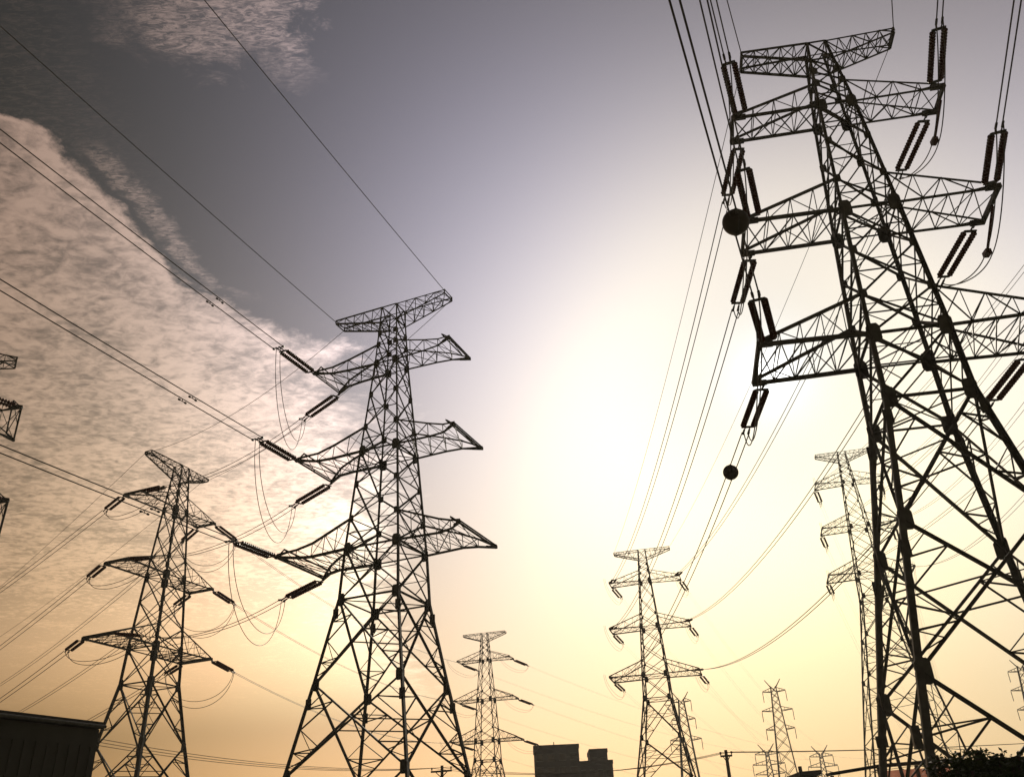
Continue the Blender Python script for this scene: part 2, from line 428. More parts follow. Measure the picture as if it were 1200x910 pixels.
ZM = [32.0, 28.088, 22.544, 16.998, 14.431, 10.226, 6.003]
WM = [.42, .675, 1.049, 1.389, 1.496, 2.171, 2.917]
AM = [3.406, 4.236, 4.664, 5.113]
BM = [.4, 1.1, 1.4, 1.8]
PR = make_pylon((13.509, 26.835), math.radians(-8.627), [32, 28.144, 22.678, 17.156, 14.679, 10.39, 5.977], [.362, .672, .978, 1.263, 1.352, 2.005, 2.763],
                [3.098, 4.066, 4.48, 4.927], [.438, .687, 1.019, 1.4],
                'largest and nearest dark lattice pylon, at the right, hung with double insulator strings')
PL = make_pylon((-6.92, 45.023), math.radians(-22.19), [32, 28.032, 22.41, 16.841, 14.183, 10.062, 6.03], [.478, .678, 1.119, 1.515, 1.64, 2.337, 3.071],
                [3.714, 4.406, 4.847, 5.299], [.47, 1.334, 1.731, 2.174],
                'tall dark lattice pylon left of centre with bare box-ended arms on its right side', flare=True)
PC = make_pylon((-27.815, 68.305), math.radians(68.0), ZM, WM, [x*.988 for x in AM], [x*.83 for x in BM],
                'lattice pylon behind the dark flat-roofed building, its topmost arm sloping down to the right', flare=False, ext=.85, detail=1, wk=.97, asym=-.45)
PG = make_pylon((-31.43, 42.36), math.radians(31.8), ZM, WM, AM, [.5, 2.3, 2.9, 3.4],
                'lattice pylon cut off by the left edge, only its arm ends in view', flare=True, detail=2, ext=-2.96)
PE = make_pylon((15.011, 106.928), math.radians(-13.8), ZM, WM, AM, BM,
                'slim lattice pylon standing between the grey tower blocks and the nearest pylon', ext=4.51, detail=1, big=.95)
PF = make_pylon((39.066, 99.093), math.radians(-12.49), ZM, WM, [x*.888 for x in AM], BM,
                'lattice pylon partly hidden behind the left legs of the nearest pylon', ext=12.9, detail=1, big=.85)
PD = make_pylon((-5.734, 134.36), math.radians(-15.59), ZM, WM, [x*.95 for x in AM], BM,
                'small lattice pylon just left of the grey tower blocks', ext=1.86, detail=1, big=.95)

# small plates on the nearest pylon
m = MB(); p = PR.C(-1, 1, 4.9); m.box(p+V((-.05, -.24, 0)), .34, .04, .34); m.build('sign_plate', FIT, PR.root)
m = MB(); p = PR.C(-1, -1, 4.35); m.box(p+V((-.27, 0, 0)), .2, .2, .55); m.build('control_box', FIT, PR.root)

# ------------------------------------------------------------------ insulator strings
LS = 3.55
def stack_mesh(n, seg, r=.118, x0=.45, x1=3.05):
    prof = []
    for i in range(n):
        x = x0+(x1-x0)*i/n; d = (x1-x0)/n
        prof += [(x, .045), (x+d*.15, .05), (x+d*.35, r*.9), (x+d*.55, r), (x+d*.62, r*.55), (x+d*.95, .045)]
    return [(x0, .03)]+prof+[(x1, .03)]
def proto_string(n, seg, label):
    t = thing('insulator_string', label, 'insulator')
    for sy in (-1, 1):
        m = MB(); m.lathe_x(stack_mesh(n, seg), seg, (0, sy*.2, 0)); m.build('insulator_discs', PORC, t, smooth=False)
    m = MB(); m.plate((.38, 0, 0), (1, 0, 0), (0, 1, 0), .13, .5, .03); m.build('yoke_plate', FIT, t)
    m = MB(); m.plate((3.12, 0, 0), (1, 0, 0), (0, 1, 0), .13, .5, .03); m.build('yoke_plate', FIT, t)
    m = MB(); m.tube([(0, 0, 0), (.36, 0, 0)], .035, 6); m.box((.08, 0, 0), .16, .07, .12); m.build('shackle', FIT, t)
    m = MB()
    for sy in (-1, 1): m.tube([(3.15, sy*.08, 0), (3.3, sy*.1, 0), (3.5, sy*.1, 0)], .028, 6); m.tube([(3.35, sy*.1, 0), (3.65, sy*.1, -.02)], .045, 6)
    m.build('tension_clamp', FIT, t)
    return t
_proto = {}
def put_string(P, direction, label, group, seg='near'):
    if seg not in _proto:
        t = proto_string(17, 14, label) if seg == 'near' else proto_string(16, 8, label); _proto[seg] = t
    else: t = copy_tree(_proto[seg])
    tag(t, label, 'insulator', group)
    d = V(direction).normalized(); e2 = V((0, 0, 1)).cross(d).normalized(); e3 = d.cross(e2)
    Mx = Matrix((d, e2, e3)).transposed().to_4x4(); Mx.translation = V(P); t.matrix_world = Mx
    t.location = V(P); t.rotation_euler = Mx.to_euler()
    return V(P)+d*LS, d, e2

def curve3(A, B, sag, n=40):
    A = V(A); B = V(B)
    return [A.lerp(B, i/n)-V((0, 0, 4*sag*(i/n)*(1-i/n))) for i in range(n+1)]
def start_dir(A, B, sag):
    d = V(B)-V(A); return V((d.x, d.y, d.z-4*sag)).normalized()

def pair(A, B, sag, label, group, eA=None, eB=None, sep=.2, r=.026, n=44, spacers=(), weights=False):
    """bundle of two parallel wires"""
    t = thing('conductor_pair', label, 'power line', A, 0, group)
    d = V(B)-V(A); e = V((0, 0, 1)).cross(V((d.x, d.y, 0))).normalized()
    eA = eA or e; eB = eB or e
    if eA.dot(e) < 0: eA = -eA
    if eB.dot(e) < 0: eB = -eB
    for s in (-1, 1):
        pts = curve3(A, B, sag, n)
        pts = [p-V(A)+(eA.lerp(eB, i/n))*(s*sep)+V((0, 0, s*.0)) for i, p in enumerate(pts)]
        m = MB(); m.tube(pts, r, 6); m.build('wire', WIRE, t)
    for q in spacers:
        pts = curve3(A, B, sag, 200); i = int(q/d.length*200)
        if i < 200:
            p = pts[i]-V(A); m = MB(); m.tube([p-e*(sep+.04), p+e*(sep+.04)], r*1.1, 6)
            for s in (-1, 1): m.box(p+e*s*sep, .12, .12, .09)
            m.build('spacer', FIT, t)
    if weights:
        for s in (-1, 1):
            q = weights; pts = curve3(A, B, sag, 200); i = int(q/d.length*200); p = pts[i]-V(A)+e*s*sep
            dd = (pts[i+1]-pts[i]).normalized(); m = MB(); m.tube([p-V((0, 0, .12))-dd*.22, p-V((0, 0, .12))+dd*.22], .018, 6)
            for k in (-1, 1): m.tube([p-V((0, 0, .12))+dd*k*.16, p-V((0, 0, .12))+dd*k*.26], .05, 6)
            m.tube([p, p-V((0, 0, .12))], .02, 6); m.build('vibration_damper', FIT, t)
    return t
def single(A, B, sag, label, group, r=.02, n=44, name='earth_wire'):
    m = MB(); m.tube([p-V(A) for p in curve3(A, B, sag, n)], r, 6)
    o = m.build(name, WIRE); o.location = V(A); return tag(o, label, 'power line', group)
def free_end(P, az, s, L=75., c2=.0005):
    az = math.radians(az); return V(P)+V((math.sin(az)*L, math.cos(az)*L, s*L+c2*L*L)), c2*L*L/4

def project(p):
    d = V(p)-EYE; z_ = d.dot(fw); return 600+F_PX*d.dot(rt)/z_, 455-F_PX*d.dot(up)/z_, z_
def aim(P, px, py, az0, s, L=75., c2=.0005):
    """azimuth near az0 for which the span leaving P crosses the sight line (px, py)"""
    best = (1e9, az0)
    for k in range(-60, 61):
        az = az0+k*.4; B, sg = free_end(P, az, s, L, c2)
        for p in curve3(P, B, sg, 160):
            u_, v_, z_ = project(p)
            if z_ > .5:
                e = (u_-px)**2+(v_-py)**2
                if e < best[0]: best = (e, az)
    return best[1]
def jumper(A, dA, B, dB, drop, label, group, post=None, r=.026, sep=.17, slack=0.0):
    """loop of two wires hanging under the arm from one string's clamp to the other's"""
    A = V(A); B = V(B); t = thing('jumper_loop', label, 'power line', A, 0, group)
    h = (B-A); e = V((0, 0, 1)).cross(V((h.x, h.y, 0))).normalized()
    for s in (-1, 1):
        pts = []
        n = 28
        P0 = A; P3 = B
        dd = drop*(1+.10*s)
        if post is not None:
            mid = V(post)
            seq = [(P0, P0+V((0, 0, -dd*.45))+h*.02, mid-h*.18+V((0, 0, -.1)), mid), (mid, mid+h*.18+V((0, 0, -.1)), P3+V((0, 0, -dd*.45))-h*.02, P3)]
        else:
            seq = [(P0, P0+V((0, 0, -dd*1.1))+h*.05, P3+V((0, 0, -dd*1.1))-h*.05, P3)]
        for c0, c1, c2, c3 in seq:
            for i in range(n+1):
                u = i/n; q = (1-u)
                p = c0*q**3+c1*3*q*q*u+c2*3*q*u*u+c3*u**3
                pts.append(p-A+e*s*sep)
        pts = [p for i, p in enumerate(pts) if i == 0 or (p-pts[i-1]).length > 1e-4]
        m = MB(); m.tube(pts, r, 6); m.build('wire', WIRE, t)
    return t

def side(s): return 'right' if s > 0 else 'left'
# ---- nearest pylon: spans running up over the camera and away to the pylon at the centre
GI = 'insulator strings of the nearest pylon'; GC = 'conductor pairs of the nearest pylon'
NEAR = {(1, -1): (837, 2), (2, -1): (823, 2), (3, -1): (794, 2), (1, 1): (1102, 2), (2, 1): (1192, 2), (3, 1): (1290, 2)}; AZ = {}
ends = {}
for lv in (1, 2, 3):
    for s in (-1, 1):
        arm = f"{side(s)} {LVL[lv]} arm"
        P = PR.tip(lv, s, -1); sl = -.03; az = AZ[(lv, s)] = aim(P, *NEAR[(lv, s)], -159, sl, 70)
        Bp, sag = free_end(P, az, sl, 70)
        if not (lv == 3 and s == 1):
            e, d, e2 = put_string(P, start_dir(P, Bp, sag), f'double insulator string on {arm} of nearest pylon, pulled towards the viewer', GI)
            pair(e, Bp, sag, f'wire pair overhead from {arm} of nearest pylon, leaving past the top edge', GC, sep=.095, r=.024, eA=e2, spacers=(13,))
            ends[(lv, s, -1)] = e
        # away
        P = PR.tip(lv, s, 1); T = PE.tip(lv, s, -1)
        sg = {1: 2.0, 2: 2.2, 3: 2.4}[lv]
        e, d, e2 = put_string(P, start_dir(P, T, sg), f'double insulator string on {arm} of nearest pylon, slanting down away from viewer', GI)
        eb, db, e2b = put_string(T, start_dir(T, P, sg), f'small insulator string on {arm} of the slim pylon, facing the viewer', 'insulator strings of the slim pylon', 'far')
        pair(e, eb, sg, f'wire pair from {arm} of nearest pylon down to the slim distant pylon', GC, sep=.15, r=.024, eA=e2)
        ends[(lv, s, 1)] = e
for s in (-1, 1):
    P = PR.tip(0, s, -1); Bp, sag = free_end(P, aim(P, 852 if s < 0 else 1046, 1, -158, -.03, 70), -.03, 70)
    single(P, Bp, sag, f'thin earth wire overhead from {side(s)} end of the nearest pylon\'s top arm', 'earth wires of the nearest pylon')
    single(PR.tip(0, s, 1), PE.tip(0, s, -1), 1.4, f'thin earth wire from nearest pylon\'s {side(s)} top arm to the slim pylon', 'earth wires of the nearest pylon', r=.016)
for lv in (1, 2, 3):
    for s in (-1, 1):
        if (lv, s, -1) not in ends: continue
        if s < 0:
            jumper(ends[(lv, s, -1)], None, ends[(lv, s, 1)], None, 1.9, f'slack jumper loop beside nearest pylon\'s {side(s)} {LVL[lv]} arm', 'jumper loops of the nearest pylon', r=.022, sep=.08)
            continue
        base = PR.w((s*(PR.a[lv]+.02), 0, PR.z[lv]-.1)); bot = base+V((0, 0, -2.0))
        off = V((-math.cos(PR.yaw)*s*.75, -math.sin(PR.yaw)*s*.75, 0))
        m = MB(); m.tube([V((0, 0, 0)), (bot+off-base)*.5, bot+off-base], .05, 8); m.box((bot+off-base), .2, .3, .2)
        o = m.build('jumper_post', PORC); o.location = base
        tag(o, f'thin dark rod holding the jumper loop under nearest pylon\'s {side(s)} {LVL[lv]} arm', 'insulator', 'jumper rods of the nearest pylon')
        jumper(ends[(lv, s, -1)], None, ends[(lv, s, 1)], None, 1.0, f'slack jumper loop beside nearest pylon\'s {side(s)} {LVL[lv]} arm', 'jumper loops of the nearest pylon', post=bot+off+V((0, 0, -.12)), r=.022, sep=.12)

# marker balls on the lowest left line of the nearest pylon
def ball(p, r, label):
    t = thing('marker_ball', label, 'marker ball', p, 0, 'round marker balls on the wires')
    m = MB(); n = 20
    prof = [(-r*math.cos(math.pi*i/n), max(.01, r*math.sin(math.pi*i/n))) for i in range(n+1)]
    m.lathe_x(prof, 28); m.build('ball_shell', BALLM, t, smooth=True)
    m = MB()
    for k in range(28):
        a0 = 2*math.pi*k/28; a1 = 2*math.pi*(k+1)/28
        m.bar((0, r*1.01*math.cos(a0), r*1.01*math.sin(a0)), (0, r*1.01*math.cos(a1), r*1.01*math.sin(a1)), .035, angle=False)
    m.build('seam_flange', FIT, t)
    return t
A = ends[(3, -1, -1)]; P = PR.tip(3, -1, -1); Bp, sag = free_end(P, AZ[(3, -1)], -.03, 70)
q = curve3(A, Bp, sag, 400)
def nearest(pts, px, py):
    best = min(pts, key=lambda p: ((600+F_PX*(p-EYE).dot(rt)/(p-EYE).dot(fw)-px)**2+(455-F_PX*(p-EYE).dot(up)/(p-EYE).dot(fw)-py)**2) if (p-EYE).dot(fw) > .5 else 1e9)
    print('ball at', best, ((best-A).length), 600+F_PX*(best-EYE).dot(rt)/(best-EYE).dot(fw), 455-F_PX*(best-EYE).dot(up)/(best-EYE).dot(fw)); return best
p1 = nearest(q, 860, 263); ball(p1, 15.7/F_PX*(p1-EYE).dot(fw), 'larger dark marker ball beside the left end of the nearest pylon\'s middle arm')
q = curve3(ends[(3, -1, 1)], PE.tip(3, -1, -1), 2.4, 400)
p2 = nearest(q, 862, 555); ball(p2, 9/F_PX*(p2-EYE).dot(fw), 'smaller dark marker ball hanging below the sun, clear of every pylon')

# ---- left-centre pylon: strung on its left side only
GI = 'insulator strings of the left-centre pylon'; GC = 'conductor pairs of the left-centre pylon'
for lv in (1, 2, 3):
    arm = f'{LVL[lv]} left arm of the left-centre pylon'
    P = PL.tip(lv, -1, -1, .0); Bp, sag = free_end(P, aim(P, 0, {1: 157, 2: 331, 3: 525}[lv], -157, -.03), -.03, 75)
    e, d, e2 = put_string(P, start_dir(P, Bp, sag), f'thick insulator string on {arm}, running up to the left', GI)
    pair(e, Bp, sag, f'wire pair from {arm}, rising to the left edge', GC, sep=.3, r=.024, eA=e2, spacers=(.3,), weights=5.4)
    eN = e
    P = PL.tip(lv, -1, 1, .0); T = PC.tip(lv, -1, -1, .0); sg = .9
    e, d, e2 = put_string(P, start_dir(P, T, sg), f'thick insulator string on {arm}, slanting down to the left', GI)
    eb, db, e2b = put_string(T, start_dir(T, P, sg), f'small insulator string facing right on {LVL[lv]} left arm of the leftward pylon', 'insulator strings of the leftward pylon', 'far')
    pair(e, eb, sg, f'wire pair slung from {arm} to the leftward pylon', GC, sep=.18, r=.02, eA=e2, spacers=(.2,))
    jumper(eN, None, e, None, 4.0, f'long slack jumper loop under {arm}', 'jumper loops of the left-centre pylon', r=.018, sep=.11)
    # leftward pylon
    P = PC.tip(lv, -1, 1, .0); Bp, sag = free_end(P, aim(P, 0, {1: 692, 2: 757, 3: 819}[lv], -42, -.04, 90), -.04, 90)
    e3, d, e2 = put_string(P, start_dir(P, Bp, sag), f'insulator string on {LVL[lv]} left arm of the leftward pylon, pointing down left', 'insulator strings of the leftward pylon', 'far')
    pair(e3, Bp, sag, f'wire pair from {LVL[lv]} left arm of the leftward pylon to the left edge', 'conductor pairs of the leftward pylon', sep=.2, r=.026, eA=e2)
    jumper(e3, None, eb, None, 1.5, f'slack jumper loop under {LVL[lv]} left arm of the leftward pylon', 'jumper loops of the leftward pylon', r=.022, sep=.1)
    P = PC.tip(lv, 1, 1, .0); Bp, sag = free_end(P, aim(P, *{1: (0, 800), 2: (30, 830), 3: (100, 845)}[lv], -40, -.04, 90), -.04, 90)
    e3, d, e2 = put_string(P, start_dir(P, Bp, sag), f'insulator string on {LVL[lv]} right arm of the leftward pylon, seen through its body', 'insulator strings of the leftward pylon', 'far')
    pair(e3, Bp, sag, f'wire pair from {LVL[lv]} right arm of the leftward pylon to the left edge', 'conductor pairs of the leftward pylon', sep=.2, r=.026, eA=e2)
    P = PC.tip(lv, 1, -1, .0); T = PD.tip(lv, -1, -1, .0); sg = 1.5
    e4, d, e2 = put_string(P, start_dir(P, T, sg), f'insulator string on {LVL[lv]} right arm of the leftward pylon, pointing down right', 'insulator strings of the leftward pylon', 'far')
    pair(e4, T, sg, f'thin wire pair from {LVL[lv]} right arm of the leftward pylon to the small pylon', 'conductor pairs of the leftward pylon', sep=.1, r=.016, eA=e2)
    jumper(e3, None, e4, None, 3.0, f'slack jumper loop under {LVL[lv]} right arm of the leftward pylon', 'jumper loops of the leftward pylon', r=.022, sep=.1)
for s in (-1, 1):
    P = PL.tip(0, s, -1); Bp, sag = free_end(P, aim(P, *((95, 115) if s < 0 else (243, 0)), -159, -.03), -.03, 75)
    single(P, Bp, sag, f'thin earth wire rising from {side(s)} end of the left-centre pylon\'s top arm', 'earth wires of the left-centre pylon')
    single(PL.tip(0, s, 1), PC.tip(0, s, -1), 1.2, f'thin earth wire from left-centre pylon\'s {side(s)} top arm to the leftward pylon', 'earth wires of the left-centre pylon', r=.016)
    P = PC.tip(0, s, 1); Bp, sag = free_end(P, -42, -.04, 90)
    single(P, Bp, sag, f'thin earth wire from leftward pylon\'s {side(s)} top arm to left edge', 'earth wires of the leftward pylon', r=.018)
# ---- edge pylon on the left
for lv in (1, 2):
    P = PG.tip(lv, 1, -1, .0)
    Bp, sag = free_end(P, -150, -.05, 60)
    e, d, e2 = put_string(P, start_dir(P, Bp, sag), f'insulator string on {LVL[lv]} arm of the pylon cut by the left edge', 'insulator strings of the edge pylon', 'far')
    pair(e, Bp, sag, f'wire pair from {LVL[lv]} arm of the pylon cut by the left edge', 'conductor pairs of the edge pylon', sep=.15, r=.022, eA=e2)
P = PG.tip(0, 1, -1); Bp, sag = free_end(P, -140, -.02, 60)
single(P, Bp, sag, 'thin earth wire rising left from the top arm of the pylon cut by the edge', 'earth wires of the edge pylon')
# ---- slim, hidden and small pylons: far-side strings
def far_side(Pp, az, who, arms, r=.006, drop=1.7, slope=-.12):
    for lv in (1, 2, 3):
        for s in arms:
            P = Pp.tip(lv, s, 1, .1); Bp, sag = free_end(P, az, slope, 140, .0006)
            e, d, e2 = put_string(P, start_dir(P, Bp, sag), f'small insulator string pointing down on {side(s)} {LVL[lv]} arm of {who}', 'insulator strings of ' + who, 'far')
            pair(e, Bp, sag, f'hair-thin wire pair running away from {side(s)} {LVL[lv]} arm of {who}', 'conductor pairs of ' + who, sep=.15, r=r, n=24)
            Q = Pp.tip(lv, s, -1, .1)-(V((math.sin(math.radians(az)), math.cos(math.radians(az)), 0))*2.2)
            jumper(Q, None, e, None, drop, f'thin jumper loop hanging from {side(s)} {LVL[lv]} arm of {who}', 'jumper loops of ' + who, r=.014, sep=.08)
far_side(PE, 22, 'the slim pylon', (-1, 1))
far_side(PF, 24, 'the half-hidden pylon', (-1, 1))
far_side(PD, 38, 'the small pylon', (-1, 1))
for lv in (1, 2, 3):
    for s in (-1, 1):
        P = PF.tip(lv, s, -1, .1); Bp = at_y(1240, {1: 262, 2: 365, 3: 480}[lv]+(0 if s < 0 else 55), 42)
        pair(P, Bp, 1.5, f'thin wire pair rising right from {side(s)} {LVL[lv]} arm of the half-hidden pylon', 'conductor pairs of the half-hidden pylon', sep=.18, r=.018)

# ------------------------------------------------------------------ far suspension pylons with hooked arms
def far_pylon(px, ytop, yarm, halfs, dist, label, wb, detail=True):
    """px, ytop: where the top stands; yarm: arm heights; sizes in metres at the given distance"""
    T = at_y(px, ytop, dist); base = (T.x, T.y)
    rz = math.atan2(-T.x, T.y)*.5-.15
    root = thing('hook_arm_pylon', label, 'pylon', (T.x, T.y, 0), rz, 'far pylons with hooked arms')
    zt = T.z; zarm = [at_y(px+1, y, dist).z for y in yarm]; k = dist/260.
    def W(q): return np.interp(q, [0, zarm[-1], zt], [wb, wb*.36, wb*.16])
    S4 = [(-1, -1), (1, -1), (1, 1), (-1, 1)]
    tk = .20*k
    for sx, sy in S4:
        m = MB(); zz = [0, zarm[-1], zt]
        for q0, q1 in zip(zz[:-1], zz[1:]): m.bar((sx*W(q0), sy*W(q0), q0), (sx*W(q1), sy*W(q1), q1), tk*1.5, angle=False)
        m.build('leg', STEEL, root)
    m = MB(); q = zt; i = 0
    while q > 1:
        q1 = max(0, q-max(1.6*k, W(q)*2.1))
        for j in range(4):
            A, B = S4[j], S4[(j+1) % 4]
            if i % 2: A, B = B, A
            m.bar((A[0]*W(q), A[1]*W(q), q), (B[0]*W(q1), B[1]*W(q1), q1), tk*.6, angle=False)
            m.bar((B[0]*W(q), B[1]*W(q), q), (A[0]*W(q1), A[1]*W(q1), q1), tk*.5, angle=False)
        q = q1; i += 1
    m.build('bracing', STEEL, root)
    for s in (-1, 1):
        m = MB(); m.bar((s*W(zt), 0, zt-.3*k), (s*2.1*k, 0, zt+1.9*k), tk, angle=False); m.bar((-s*W(zt)*.5, 0, zt-1.4*k), (s*2.1*k, 0, zt+1.9*k), tk*.7, angle=False)
        m.build('earth_wire_horn', STEEL, root)
        for za, h in zip(zarm, halfs):
            m = MB(); h *= k
            for sy in (-1, 1): m.bar((s*W(za), sy*W(za), za), (s*h, 0, za+.15*k), tk*.8, angle=False)
            m.bar((s*W(za), 0, za+1.1*k), (s*h, 0, za+.25*k), tk*.8, angle=False)
            for t in (.3, .6): m.bar((s*(W(za)+(h-W(za))*t), 0, za), (s*(W(za)+(h-W(za))*t), 0, za+1.1*k*(1-t)+.1), tk*.5, angle=False)
            ar = m.build('crossarm', STEEL, root)
            m = MB(); m.tube([(s*h, 0, za), (s*h, 0, za-2.6*k)], .10*k, 6); m.build('insulator', PORC, ar)
    return root
far_pylon(906, 804, (810, 832.5, 854.5), (3.1, 4.1, 3.8), 262, 'distant hook-armed pylon standing alone between two tiny ones', 4.2)
far_pylon(798, 819, (822, 843, 867), (2.6, 3.2, 4.2), 250, 'distant hook-armed pylon showing behind the right leg of the slim pylon', 4.0)
far_pylon(898.5, 880, (883.5, 895.5, 907), (3.2, 4.2, 3.8), 470, 'tiny far pylon beside the foot of the lone hook-armed pylon', 3.6)
far_pylon(961.5, 882, (886, 898, 908), (3.0, 3.8, 3.4), 480, 'tiny far pylon above the small dark shed roof', 3.6)
far_pylon(1195, 780, (786, 808, 831), (3.4, 4.0, 3.8), 250, 'distant hook-armed pylon cut by the right edge', 4.0)

# ------------------------------------------------------------------ street poles and low lines
def pole(px, ytop, y, label, arms=1):
    T = at_y(px, ytop, y); H = T.z
    t = thing('utility_pole', label, 'utility pole', (T.x, T.y, 0), -.25, 'poles of the low line')
    m = MB(); m.v = []; n = 12
    vs = []; 
    for q, r in ((0, .17), (H*.5, .14), (H+.25, .10)):
        for k in range(n): a_ = 2*math.pi*k/n; vs.append((r*math.cos(a_), r*math.sin(a_), q))
    fs = [(i*n+k, i*n+(k+1) % n, (i+1)*n+(k+1) % n, (i+1)*n+k) for i in range(2) for k in range(n)]+[tuple(2*n+k for k in range(n))]
    m.add(vs, fs); m.build('pole_shaft', WOODP, t)
    out = []
    for j in range(arms):
        z_ = H-.12-j*.75; hw = (.75 if arms > 1 else .38)-.12*j
        m = MB(); m.box((0, -.13, z_), 2*hw, .09, .11); m.bar((-hw*.6, -.12, z_), (0, -.12, z_-.4), .05); m.bar((hw*.6, -.12, z_), (0, -.12, z_-.4), .05)
        ar = m.build('pole_arm', FIT, t)
        for x_ in (-hw*.92, 0 if j == 0 else hw*.4, hw*.92):
            m = MB(); m.tube([(x_, -.13, z_+.05), (x_, -.13, z_+.14)], .03, 8); m.tube([(x_, -.13, z_+.14), (x_, -.13, z_+.26)], .06, 8); m.build('pin_insulator', PORC, ar)
            out.append(V((T.x+math.cos(-.25)*x_, T.y+math.sin(-.25)*x_, z_+.24)))
    return out
p0 = pole(40, 858, 42, 'concrete utility pole hidden behind the dark flat-roofed building', 2)
p1 = pole(518, 901, 66, 'utility pole with two crossbars at the foot of the left-centre pylon', 2)
p2 = pole(851, 883, 63, 'lone concrete utility pole right of the slim pylon', 1)
for i in range(3):
    single(p0[i], p1[i], .7, f'low street wire, {("front","middle","rear")[i]} one, from building to double-barred pole', 'low wires between the street poles', r=.014, name='low_wire')
    single(p1[i], p2[i], .8, f'low street wire, {("front","middle","rear")[i]} one, between double-barred and lone poles', 'low wires between the street poles', r=.014, name='low_wire')
    single(p2[i], p2[i]+V((45, -6, .3)), .7, f'low street wire, {("front","middle","rear")[i]} one, leading right from the lone pole', 'low wires between the street poles', r=.014, name='low_wire')

# ------------------------------------------------------------------ buildings
# dark flat-roofed building, lower left
Hb = 8.4
c1 = at_z(118, 846, Hb); c0 = at_z(0, 832, Hb)
dirw = (c0-c1); dirw.z = 0; Lw = 34.0; dirw.normalize(); nrm_ = V((-dirw.y, dirw.x, 0))
if nrm_.y < 0: nrm_ = -nrm_
rz = math.atan2(dirw.y, dirw.x)
t = thing('flat_roofed_building', 'dark flat-roofed building filling the lower left corner', 'building', (c1.x, c1.y, 0), rz)
yo = 1 if (V((-math.sin(rz), math.cos(rz), 0)).dot(nrm_) > 0) else -1
Db = 12.0
m = MB(); m.box((Lw/2, yo*Db/2, Hb/2-.15), Lw, Db, Hb-.3)
for i in range(int(Lw/.5)): m.box((i*.5+.25, -yo*.03, Hb/2-.4), .12, .06, Hb-1.2)
m.build('wall', WALLD, t)
m = MB(); m.box((Lw/2, yo*Db/2, Hb-.12), Lw+.3, Db+.3, .24); m.build('roof', ROOFD, t)
m = MB(); m.tube([(-.12, -yo*.25, Hb-.2), (Lw+.12, -yo*.25, Hb-.24)], .07, 8); m.build('gutter', FIT, t)
for i in range(6):
    wd = MB(); x = 3.0+i*5.2; wd.box((x, -yo*.08, 5.2), 1.8, .10, .14); wd.box((x, -yo*.08, 3.9), 1.9, .14, .10)
    for s in (-1, 0, 1): wd.box((x+s*.86, -yo*.08, 4.55), .1, .1, 1.2)
    f_ = wd.build('window', FIT, t); gl = MB(); gl.box((x, -yo*.065, 4.55), 1.64, .03, 1.16); gl.build('pane', GLASS, f_)

def block(px0, px1, ytop, y, depth, label, floors, cols):
    A = at_y(px0, ytop, y); B = at_y(px1, ytop, y); H = .5*(A.z+B.z)
    return A.x, B.x, H
# grey tower blocks behind the slim pylon
def tower_block(xa, xb, H, y, depth, label, cols, floors, extras=()):
    t = thing('tower_block', label, 'building', ((xa+xb)/2, y, 0), 0, 'grey tower blocks at the horizon')
    Wd = xb-xa
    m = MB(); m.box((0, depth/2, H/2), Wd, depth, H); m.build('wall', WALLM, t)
    m = MB()
    for sx, sy, lx, ly in ((0, 0, Wd+.2, .25), (0, 1, Wd+.2, .25)):
        m.box((0, sy*depth, H+.3), lx, ly, .7)
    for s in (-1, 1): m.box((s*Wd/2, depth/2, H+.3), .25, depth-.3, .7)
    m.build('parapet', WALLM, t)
    fh = (H-2)/floors
    for r_ in range(floors):
        for c_ in range(cols):
            x = -Wd/2+(c_+.5)*Wd/cols; z_ = 1.6+(r_+.5)*fh
            if z_ < H*.55: continue
            m = MB(); m.box((x, -.04, z_-fh*.27), Wd/cols*.62, .16, .12); m.box((x, -.03, z_+fh*.25), Wd/cols*.6, .1, .1)
            f_ = m.build('window', FIT, t); m = MB(); m.box((x, -.02, z_), Wd/cols*.55, .05, fh*.46); m.build('pane', GLASS, f_)
    for (x, yy, sx, sy, sz) in extras:
        m = MB(); m.box((x, yy, H+sz/2), sx, sy, sz); m.build('roof_hut', WALLM, t)
    return t
Y1 = 190
A = at_y(625.5, 877, Y1); B = at_y(678, 875, Y1)
t = tower_block(A.x, B.x, (A.z+B.z)/2, Y1, 9, 'wider and taller grey tower block with a thin mast on its roof', 4, 9)
m = MB(); Pm = at_y(649, 871, Y1); m.tube([(Pm.x-(A.x+B.x)/2, .6, (A.z+B.z)/2), (Pm.x-(A.x+B.x)/2, .6, Pm.z+.4)], .10, 6); m.build('mast', FIT, t)
A2 = at_y(691, 881, Y1+8); B2 = at_y(711.5, 880, Y1+8)
t2 = tower_block(A2.x, B2.x, (A2.z+B2.z)/2, Y1+8, 8, 'narrower grey tower block right of the taller one', 2, 8)
A3 = at_y(678, 895, Y1+3); B3 = at_y(718, 891, Y1+3)
t3 = tower_block(A3.x+.1, B3.x, A3.z, Y1+3.5, 6, 'low grey block linking the foot of the two tower blocks', 4, 7)
C1 = at_y(711.5, 891.5, Y1+8); C2 = at_y(718, 891.5, Y1+8)
m = MB(); m.box(((C1.x+C2.x)/2-(A2.x+B2.x)/2, 4, C1.z/2), C2.x-C1.x, 7, C1.z); m.build('stair_tower', WALLM, t2)

